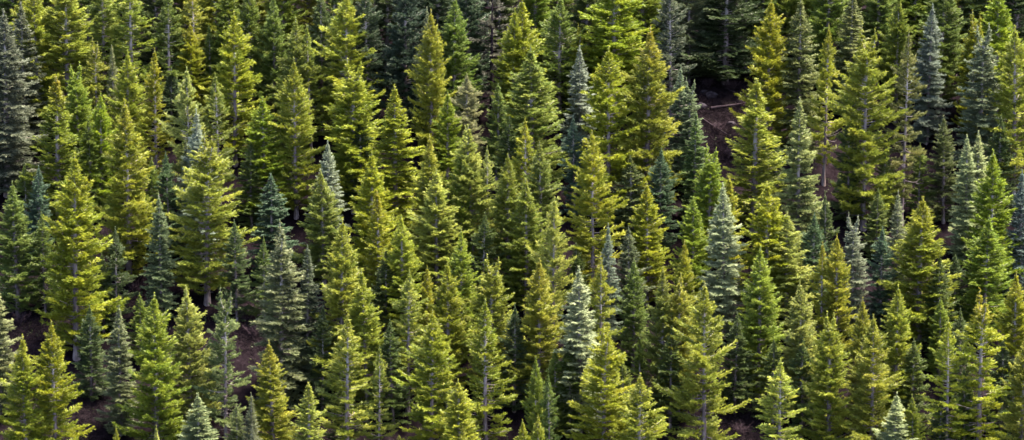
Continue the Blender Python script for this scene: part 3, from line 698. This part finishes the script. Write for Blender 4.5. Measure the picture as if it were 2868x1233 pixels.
    (10.87, 33.92, 19.42, 6.33, 'dense', 'D', 0.0, 1.89, 'dark green fir cut by top edge, well above the silver-blue spruce at upper centre'),
    (19.28, 33.14, 19.39, 6.32, 'dense', 'G2Y', 0.0, 4.26, 'leafy green fir cut by top edge, above the orange-brown-tipped fir at upper centre'),
    (26.12, 33.17, 20.45, 6.32, 'dense', 'D2', 0.0, 1.27, 'grey-green fir cut by top edge, well above right of the orange-brown-tipped fir at upper centre'),
    (37.57, 38.52, 17.95, 6.39, 'dense', 'G', 0.0, 1.07, 'fresh green fir cut by top edge, above left of the grey fir with bare top'),
    (46.61, 32.62, 21.51, 5.79, 'dense', 'G', 0.0, 5.69, 'mid-green fir cut by top edge, above right of the grey fir with bare top'),
    (54.15, 34.17, 19.43, 5.81, 'dense', 'G', 0.0, 4.15, 'mid-green fir cut by top edge, above the tallest fir at upper right'),
    (60.17, 36.04, 17.87, 5.83, 'dense', 'G', 0.0, 2.78, 'fresh green fir cut by top edge, above the slate-blue fir at upper right'),
    (68.11, 36.14, 17.87, 6.36, 'dense', 'D', 0.0, 5.6, 'dark green fir cut by top edge, above right of the slate-blue fir at upper right'),
    (-59.82, 7.98, 15.62, 4.55, 'shade', 'G', 0.0, 2.05, 'shaded green fir, tip above right of the very tall fir near the left side'),
    (-48.16, 1.63, 15.44, 4.95, 'shade', 'T', 0.0, 4.18, 'dark teal fir, tip below left of the large fir before the white leader'),
    (-37.11, 7.64, 13.03, 4.55, 'shade', 'D', 0.0, 1.25, 'dark green fir, tip just above left of the squat teal spruce'),
    (-21.46, 8.9, 14.16, 5.01, 'shade', 'D', 0.0, 2.71, 'dark green fir, tip above right of the thin whitish spire'),
    (-0.71, 6.99, 14.1, 4.99, 'shade', 'D', 0.0, 5.06, 'dark green fir, tip below right of the bushy cream-grey fir'),
    (16.81, 2.21, 12.89, 5.4, 'shade', 'D2', 0.0, 5.74, 'grey-green fir, tip below right of the large yellow-olive fir near the centre'),
    (20.76, 1.31, 14.7, 4.94, 'shade', 'T', 0.0, 5.53, 'dark teal fir, tip right of the large yellow-olive fir near the centre'),
    (47.65, 6.56, 15.57, 4.99, 'shade', 'D', 0.0, 2.42, 'dark green fir, tip right of the tall grey-green spruce right of the gully'),
    (61.56, 8.96, 15.65, 5.01, 'shade', 'D2', 0.0, 3.66, 'grey-green fir, tip just above left of the left one of the paired pale tips'),
    (69.3, 9.95, 14.94, 5.02, 'shade', 'D', 0.0, 1.99, 'dark green fir, tip just above right of the left one of the paired pale tips'),
    (-54.4, -11.08, 15.1, 4.39, 'shade', 'D', 0.0, 0.86, 'dark green fir, tip below left of the narrow blue-green spruce'),
    (-37.88, -9.83, 14.41, 4.4, 'shade', 'D', 0.0, 3.12, 'dark green fir, tip left of the very tall grey-green fir'),
    (-17.17, -14.66, 14.28, 4.8, 'shade', 'D', 0.0, 5.26, 'dark green fir, tip below right of the large even yellow-green fir'),
    (-4.1, -10.68, 14.38, 4.83, 'shade', 'D', 0.0, 5.33, 'dark green fir, tip well above the fir with bare dark low trunk'),
    (15.84, -13.22, 14.31, 4.81, 'shade', 'D2', 0.0, 4.47, 'grey-green fir, tip just right of the half-hidden slim blue-grey spruce'),
    (41.32, -10.55, 15.1, 4.84, 'shade', 'T', 0.0, 5.97, 'dark teal fir, tip left of the small pale grey fir'),
    (50.38, -13.01, 15.03, 4.81, 'shade', 'T', 0.0, 1.74, 'dark teal fir, tip just below right of the small pale grey fir'),
    (58.16, -17.56, 14.91, 5.21, 'shade', 'D', 0.0, 1.06, 'dark green fir, tip above left of the orange-topped fir'),
    (-56.67, -22.32, 13.39, 4.31, 'shade', 'D', 0.0, 2.83, 'dark green fir, tip just left of the narrow grey-green spruce'),
    (-25.36, -25.8, 14.68, 4.7, 'shade', 'D', 0.0, 1.73, 'dark green fir, tip just left of the sparse fir with white leader'),
    (-15.82, -27.42, 14.64, 4.69, 'shade', 'D', 0.0, 1.35, 'dark green fir, tip just left of the broad yellow fir at lower centre'),
    (0.29, -25.69, 14.69, 4.7, 'shade', 'D', 0.0, 2.6, 'dark green fir, tip just right of the fir with bare dark low trunk'),
    (7.82, -30.19, 13.87, 4.66, 'shade', 'D', 0.0, 3.93, 'dark green fir, tip below the large silvery spruce'),
    (21.05, -29.02, 13.9, 4.67, 'shade', 'D', 0.0, 3.1, 'dark green fir, tip above right of the bright yellow fir at the bottom edge'),
    (29.74, -25.85, 13.99, 4.7, 'shade', 'D', 0.0, 1.98, 'dark green fir, tip below right of the largest yellow fir with loose boughs'),
    (38.54, -29.15, 13.9, 4.68, 'shade', 'D', 0.0, 5.27, 'dark green fir, tip just above right of the loose pale fir with bent leader'),
    (53.1, -29.76, 13.89, 4.67, 'shade', 'D', 0.0, 6.17, 'dark green fir, tip below left of the fir with white trunk line'),
    (64.77, -30.59, 13.86, 4.66, 'shade', 'D', 0.0, 2.84, 'dark green fir, tip below right of the orange-topped fir'),
    (58.05, 9.25, 11.15, 4.01, 'shade', 'G', 0.0, 0.47, 'young mid-green fir, tip left of the left one of the paired pale tips'),
    (60.73, -11.97, 11.23, 4.15, 'shade', 'D', 0.0, 0.2, 'young dark green fir, tip above left of the orange-topped fir'),
    (51.15, 0.01, 10.41, 3.49, 'shade', 'G3', 0.0, 5.48, 'young dull green fir, tip just above right of the small pale grey fir'),
    (60.1, -23.93, 12.58, 3.77, 'shade', 'D', 0.0, 0.26, 'young deep green fir, tip just above right of the fir with white trunk line'),
    (-50.55, -16.78, 10.05, 3.73, 'shade', 'G', 0.0, 4.45, 'young mid-green fir, tip just left of the broad saturated green fir'),
    (-56.26, -10.65, 11.16, 3.82, 'shade', 'D', 0.0, 3.58, 'young dark green fir, tip above the narrow grey-green spruce'),
    (14.82, -31.14, 12.12, 3.44, 'shade', 'G3', 0.0, 1.94, 'young dull green fir, tip well below right of the large silvery spruce'),
    (43.49, -5.1, 13.12, 3.46, 'shade', 'D', 0.0, 4.97, 'young deep green fir, tip just above left of the small pale grey fir'),
    (59.73, -33.17, 12.03, 3.66, 'shade', 'G', 0.0, 0.12, 'young mid-green fir, tip below the fir with white trunk line'),
    (37.43, 7.25, 10.95, 3.79, 'shade', 'D', 0.0, 0.85, 'young dark green fir, tip below left of the tall grey-green spruce right of the gully'),
    (34.9, -26.83, 11.65, 4.42, 'shade', 'G3', 0.0, 2.86, 'young dull green fir, tip just above the loose pale fir with bent leader'),
    (-49.87, 23.89, 10.91, 4.63, 'shade', 'D', 0.0, 0.16, 'young deep green fir, tip above left of the fir with the white bare leader'),
    (-68.62, 5.26, 11.54, 4.33, 'shade', 'G', 0.0, 5.21, 'young mid-green fir, tip left of the very tall fir near the left side'),
    (-40.28, -26.07, 10.45, 4.04, 'shade', 'D', 0.0, 1.49, 'young dark green fir, tip above the pale blue-green young spruce'),
    (-35.78, -39.12, 12.32, 4.03, 'shade', 'G3', 0.0, 0.89, 'young dull green fir, tip right of the pale blue-green young spruce'),
    (-8.59, -30.71, 9.65, 3.73, 'shade', 'D', 0.0, 0.29, 'young deep green fir, tip below the broad yellow fir at lower centre'),
    (-50.81, 3.35, 13.13, 3.96, 'shade', 'G', 0.0, 3.95, 'young mid-green fir, tip just above the narrow blue-green spruce'),
    (55.99, -35.55, 11.08, 3.55, 'shade', 'D', 0.0, 2.81, 'young dark green fir, tip right of the small whitish fir at bottom right'),
    (52.8, 6.71, 12.28, 3.99, 'shade', 'G3', 0.0, 3.96, 'young dull green fir, tip above left of the wide golden-green fir at right'),
    (8.78, -11.94, 10.48, 3.76, 'shade', 'D', 0.0, 4.12, 'young deep green fir, tip just above the large silvery spruce'),
    (5.9, -29.79, 12.16, 4.48, 'shade', 'G', 0.0, 5.07, 'young mid-green fir, tip left of the bright yellow fir at the bottom edge'),
    (-22.4, -32.89, 9.7, 3.94, 'shade', 'D', 0.0, 6.02, 'young dark green fir, tip below the sparse fir with white leader'),
]

GROUPS = dict(tier='spruces and silver firs on the slope', shade='shaded firs deep in the forest', snag='half-bare firs on the slope')
rnd = random.Random(5)
count = {}
for (x, y, H, W, hab, fol, ochre, turn, label) in TREES:
    k = count.get(hab, 0)
    count[hab] = k + 1
    pr = PROTO[hab][k % len(PROTO[hab])]
    words = label.replace(',', ' ').split()
    kind = next((w for w in words if w in ('fir', 'spruce', 'spire', 'tree')), 'fir')
    kind = 'spruce' if kind == 'spire' else 'fir' if kind == 'tree' else kind
    root = bpy.data.objects.new('half_bare_fir_tree' if hab == 'snag' else kind + '_tree', None)
    col.objects.link(root)
    root.empty_display_size = .5
    root.location = (x, y, float(terrain(x, y)) - .1)
    sxy = 1.33 * W / pr['w']
    root.scale = (sxy, sxy, H / 20.0)
    root.rotation_euler = (R(rnd.gauss(0, .8)), R(rnd.gauss(0, .8)), turn)
    tag(root, label, kind, GROUPS.get(hab, 'yellow-green and green firs on the slope'))
    t = link('trunk', pr['trunk'], root)
    c = link('crown', pr['crown'], root)
    f = FOLIAGE[fol]
    j = rnd.uniform(.90, 1.12)
    hue = rnd.uniform(.96, 1.04)
    c.color = (f[0] * j * hue, f[1] * j, f[2] * j * rnd.uniform(.7, 1.5), ochre)
    for b in pr['dead']:
        link('bare_branch', b, t)


# ------------------------------------------------------------------ forest floor
FALLEN = [  # two ends (east, north), radius, label
    ((29.2, 26.72), (34.27, 28.05), 0.24, 'grey log lying level across the bare gully'),
    ((27.78, 24.6), (31.51, 21.0), 0.16, 'thin broken log slanting down the gully'),
    ((31.57, 31.64), (34.89, 29.61), 0.15, 'short weathered log at the head of the gully'),
    ((-54.67, -7.02), (-50.26, 0.19), 0.14, 'bleached pole leaning uphill in the hollow left of centre'),
    ((-68.97, -5.79), (-64.03, -3.33), 0.16, 'pale fallen stem pointing right out of the left hollow'),
]
BOULDERS = [
    (27.95, 28.06, 0.8, 'angular grey boulder beside the level log in the gully'),
    (29.65, 30.44, 0.9, 'larger rounded boulder higher up in the gully'),
    (28.47, 31.15, 0.55, 'small grey rock left of the rounded gully boulder'),
    (32.22, 24.46, 0.6, 'small rock in the lower gully'),
    (64.03, 23.21, 0.6, 'grey rock in the clearing at the right'),
]
SHRUBS = [
    (32.38, 32.0, 1.9, 'reddish leafless shrub at the head of the gully'),
    (30.03, 22.64, 1.7, 'pale twiggy bush sprawled below the gully log'),
    (31.32, 17.59, 1.6, 'brown leafless shrub low in the gully'),
    (29.22, 32.46, 1.4, 'dark twiggy shrub at the left of the gully head'),
    (34.03, 28.51, 1.5, 'bare brush against the tall yellow fir beside the gully'),
    (-68.08, -8.91, 2.2, 'rounded reddish brown bare shrub in the left hollow'),
    (-70.05, -7.06, 1.7, 'smaller bare shrub at the left edge of the hollow'),
    (-35.35, -13.03, 2.3, 'dark red leafless shrub beside the tall grey-green fir'),
    (-36.63, -10.04, 1.8, 'thin reddish brush above the dark red shrub'),
    (31.6, -25.97, 2.3, 'red-brown bare shrub in the lower right hollow'),
    (30.19, -29.62, 1.9, 'bare shrub at the bottom edge of the lower right hollow'),
    (63.92, 27.07, 2.0, 'reddish twig bush in the clearing at the right'),
    (65.02, 22.71, 1.8, 'low brown brush below the reddish twig bush at the right'),
    (-52.42, -4.6, 1.7, 'dead grey brush around the leaning bleached pole'),
]
HOLLOWS = [(29.52, 33.07), (32.46, 33.43), (30.59, 28.26), (33.24, 28.56), (31.69, 24.42), (30.89, 19.15), (28.81, 24.25), (-69.07, -6.91), (-66.79, -9.4), (-36.15, -9.88), (-35.19, -13.22), (31.4, -25.29), (30.23, -28.92), (64.38, 26.53), (63.35, 21.74), (-53.05, -3.19), (-54.38, -4.93), (-4.77, 37.76), (-4.56, 45.35), (-57.45, -22.75), (-56.49, -27.15), (-58.09, 12.05), (13.68, 14.77)]


def build_log(a, b, r, label, seed):
    rng = np.random.default_rng(seed)
    A = np.array([a[0], a[1], float(terrain(*a)) + r * 1.3 + .5]); Bp = np.array([b[0], b[1], float(terrain(*b)) + r * 1.3 + .7])
    s = np.linspace(0, 1, 9)[:, None]
    sideways = np.cross(Bp - A, [0, 0, 1.0]); sideways /= np.linalg.norm(sideways)
    P = A + (Bp - A) * s + sideways * np.sin(s * 2.6) * .15
    P[:, 2] = np.maximum(P[:, 2], terrain(P[:, 0], P[:, 1]) + r * .7)
    rad = r * (1 - .55 * s[:, 0]) * rng.uniform(.9, 1.1, 9)
    v, f = tubes([(P, rad), (P[[0, 0]] + (A - Bp) * np.array([[0], [.004]]), np.array([rad[0], .01])), (P[[-1, -1]] + (Bp - A) * np.array([[0], [.004]]), np.array([rad[-1], .01]))], 9)
    me = mesh_np('fallen_log', v - A, f, M_LOG)
    root = bpy.data.objects.new('fallen_log', None); col.objects.link(root); root.location = A
    link('stem', me, root)
    for k in range(5):
        i = rng.integers(1, 8)
        d = sideways * rng.choice([-1, 1]) * .7 + np.array([0, 0, .8]) + rng.normal(0, .25, 3)
        l = rng.uniform(.4, 1.1)
        v, f = tubes([(np.stack([P[i], P[i] + d * l * .5, P[i] + d * l + rng.normal(0, .1, 3)]) - A, np.array([.035, .025, .008]))], 4)
        link('branch_stub', mesh_np('branch_stub', v, f, M_LOG), root)
    tag(root, label, 'log', 'dead wood on the forest floor')


def build_boulder(x, y, r, label, seed):
    import bmesh
    rng = np.random.default_rng(seed)
    bm = bmesh.new()
    bmesh.ops.create_icosphere(bm, subdivisions=3, radius=1)
    pl = rng.normal(0, 1, (9, 3)); pl /= np.linalg.norm(pl, axis=1)[:, None]
    dd = rng.uniform(.55, .9, 9)
    for v in bm.verts:
        p = np.array(v.co)
        for n_, q in zip(pl, dd):
            e = p @ n_ - q
            if e > 0:
                p = p - n_ * e * .92
        v.co = p * r * np.array([1.2, .9, .75]) * (1 + rng.normal(0, .012))
    me = bpy.data.meshes.new('boulder'); bm.to_mesh(me); bm.free()
    me.materials.append(M_ROCK)
    o = link('boulder', me, None, (x, y, float(terrain(x, y)) + r * .3))
    tag(o, label, 'boulder', 'rocks on the forest floor')


def build_shrub(x, y, h, label, seed):
    rng = np.random.default_rng(seed)
    root = bpy.data.objects.new('bare_shrub', None); col.objects.link(root)
    root.location = (x, y, float(terrain(x, y)))
    stems, twigs = [], []
    for k in range(16):
        az = rng.uniform(0, 6.28); lean = rng.uniform(.2, 1.0)
        d = np.array([math.cos(az) * lean, math.sin(az) * lean, 1.0])
        s = np.linspace(0, 1, 5)[:, None]
        P = d * h * .8 * s + rng.normal(0, .05, (5, 3)) * s - np.array([0, 0, .1])
        stems.append((P, .022 * (1 - s[:, 0]) + .008))
        for q in range(22):
            t = rng.uniform(.25, 1.0)
            p0 = d * h * .8 * t
            dv = d * .5 + rng.normal(0, .6, 3)
            l = rng.uniform(.25, .7)
            twigs.append((np.stack([p0, p0 + dv * l * .5 + rng.normal(0, .04, 3), p0 + dv * l]), np.array([.011, .009, .005])))
    v, f = tubes(stems, 4); link('stem', mesh_np('stem', v, f, M_BRUSH), root)
    v, f = tubes(twigs, 3); link('twigs', mesh_np('twigs', v, f, M_BRUSH), root)
    tag(root, label, 'shrub', 'leafless shrubs on the forest floor')


for i, a in enumerate(FALLEN):
    build_log(*a, 40 + i)
for i, a in enumerate(BOULDERS):
    build_boulder(*a, 60 + i)
for i, a in enumerate(SHRUBS):
    build_shrub(*a, 80 + i)


def build_undergrowth():
    rng = np.random.default_rng(9)
    # fallen twigs and bare brush nobody could count
    n = 24000
    x = rng.uniform(-92, 92, n); y = rng.uniform(-52, 75, n)
    B = 6
    base = np.stack([x, y, terrain(x, y)], -1)[:, None] + rng.normal(0, .35, (n, B, 3)) * np.array([1, 1, 0])
    base[..., 2] = terrain(base[..., 0], base[..., 1]) - .02
    d = rng.normal(0, 1, (n, B, 3)); d[..., 2] = np.abs(d[..., 2]) * .6 + .1
    d /= np.linalg.norm(d, axis=2)[..., None]
    l = rng.uniform(.3, 1.3, (n, B, 1))
    sdv = np.cross(d, rng.normal(0, 1, (n, B, 3))); sdv /= np.linalg.norm(sdv, axis=2)[..., None]
    w = rng.uniform(.010, .024, (n, B, 1))
    V = np.stack([base - sdv * w, base + sdv * w, base + d * l], 2).reshape(-1, 3)
    # taller bare brush that fills the hollows
    for hx, hy in HOLLOWS:
        n, B = 190, 9
        c = np.array([hx, hy, 0]) + rng.normal(0, 1.5, (n, 1, 3)) * np.array([1, 1.3, 0]) + rng.normal(0, .25, (n, B, 3))
        c[..., 2] = terrain(c[..., 0], c[..., 1]) + rng.uniform(-.05, .5, (n, B))
        d = rng.normal(0, 1, (n, B, 3)); d[..., 2] = np.abs(d[..., 2]) * .7
        d /= np.linalg.norm(d, axis=2)[..., None]
        q = np.cross(d, rng.normal(0, 1, (n, B, 3))); q /= np.linalg.norm(q, axis=2)[..., None]
        w = rng.uniform(.012, .024, (n, B, 1))
        V = np.concatenate([V, np.stack([c - q * w, c + q * w, c + d * rng.uniform(.5, 1.6, (n, B, 1))], 2).reshape(-1, 3)])
    o = link('undergrowth', mesh_np('undergrowth', V, np.arange(len(V)).reshape(-1, 3), M_SHADED_TWIG))
    o['kind'] = 'stuff'; o['label'] = 'tangle of fallen twigs and bare brush on the forest floor'; o['category'] = 'undergrowth'
    # low evergreen cover
    n = 5000
    x = rng.uniform(-92, 92, n); y = rng.uniform(-52, 75, n)
    keep = np.sin(x * .21 + 1.3) * np.cos(y * .27) + rng.normal(0, .4, n) > .1
    x, y = x[keep], y[keep]; n = len(x); B = 12
    base = np.stack([x, y, x * 0], -1)[:, None] + rng.normal(0, .25, (n, B, 3))
    base[..., 2] = terrain(base[..., 0], base[..., 1]) + rng.uniform(0, .3, (n, B))
    d = rng.normal(0, 1, (n, B, 3)); d[..., 2] = np.abs(d[..., 2]) + .2
    d /= np.linalg.norm(d, axis=2)[..., None]
    sdv = np.cross(d, rng.normal(0, 1, (n, B, 3))); sdv /= np.linalg.norm(sdv, axis=2)[..., None]
    V = np.stack([base - sdv * .05, base + sdv * .05, base + d * rng.uniform(.15, .4, (n, B, 1))], 2).reshape(-1, 3)
    o = link('ground_cover', mesh_np('ground_cover', V, np.arange(len(V)).reshape(-1, 3), M_NEEDLE, np.repeat(rng.uniform(.2, .8, n * B), 3)))
    o.color = (.045, .060, .020, 0)
    o['kind'] = 'stuff'; o['label'] = 'patchy dark evergreen ground cover under the firs'; o['category'] = 'ground cover'


build_undergrowth()
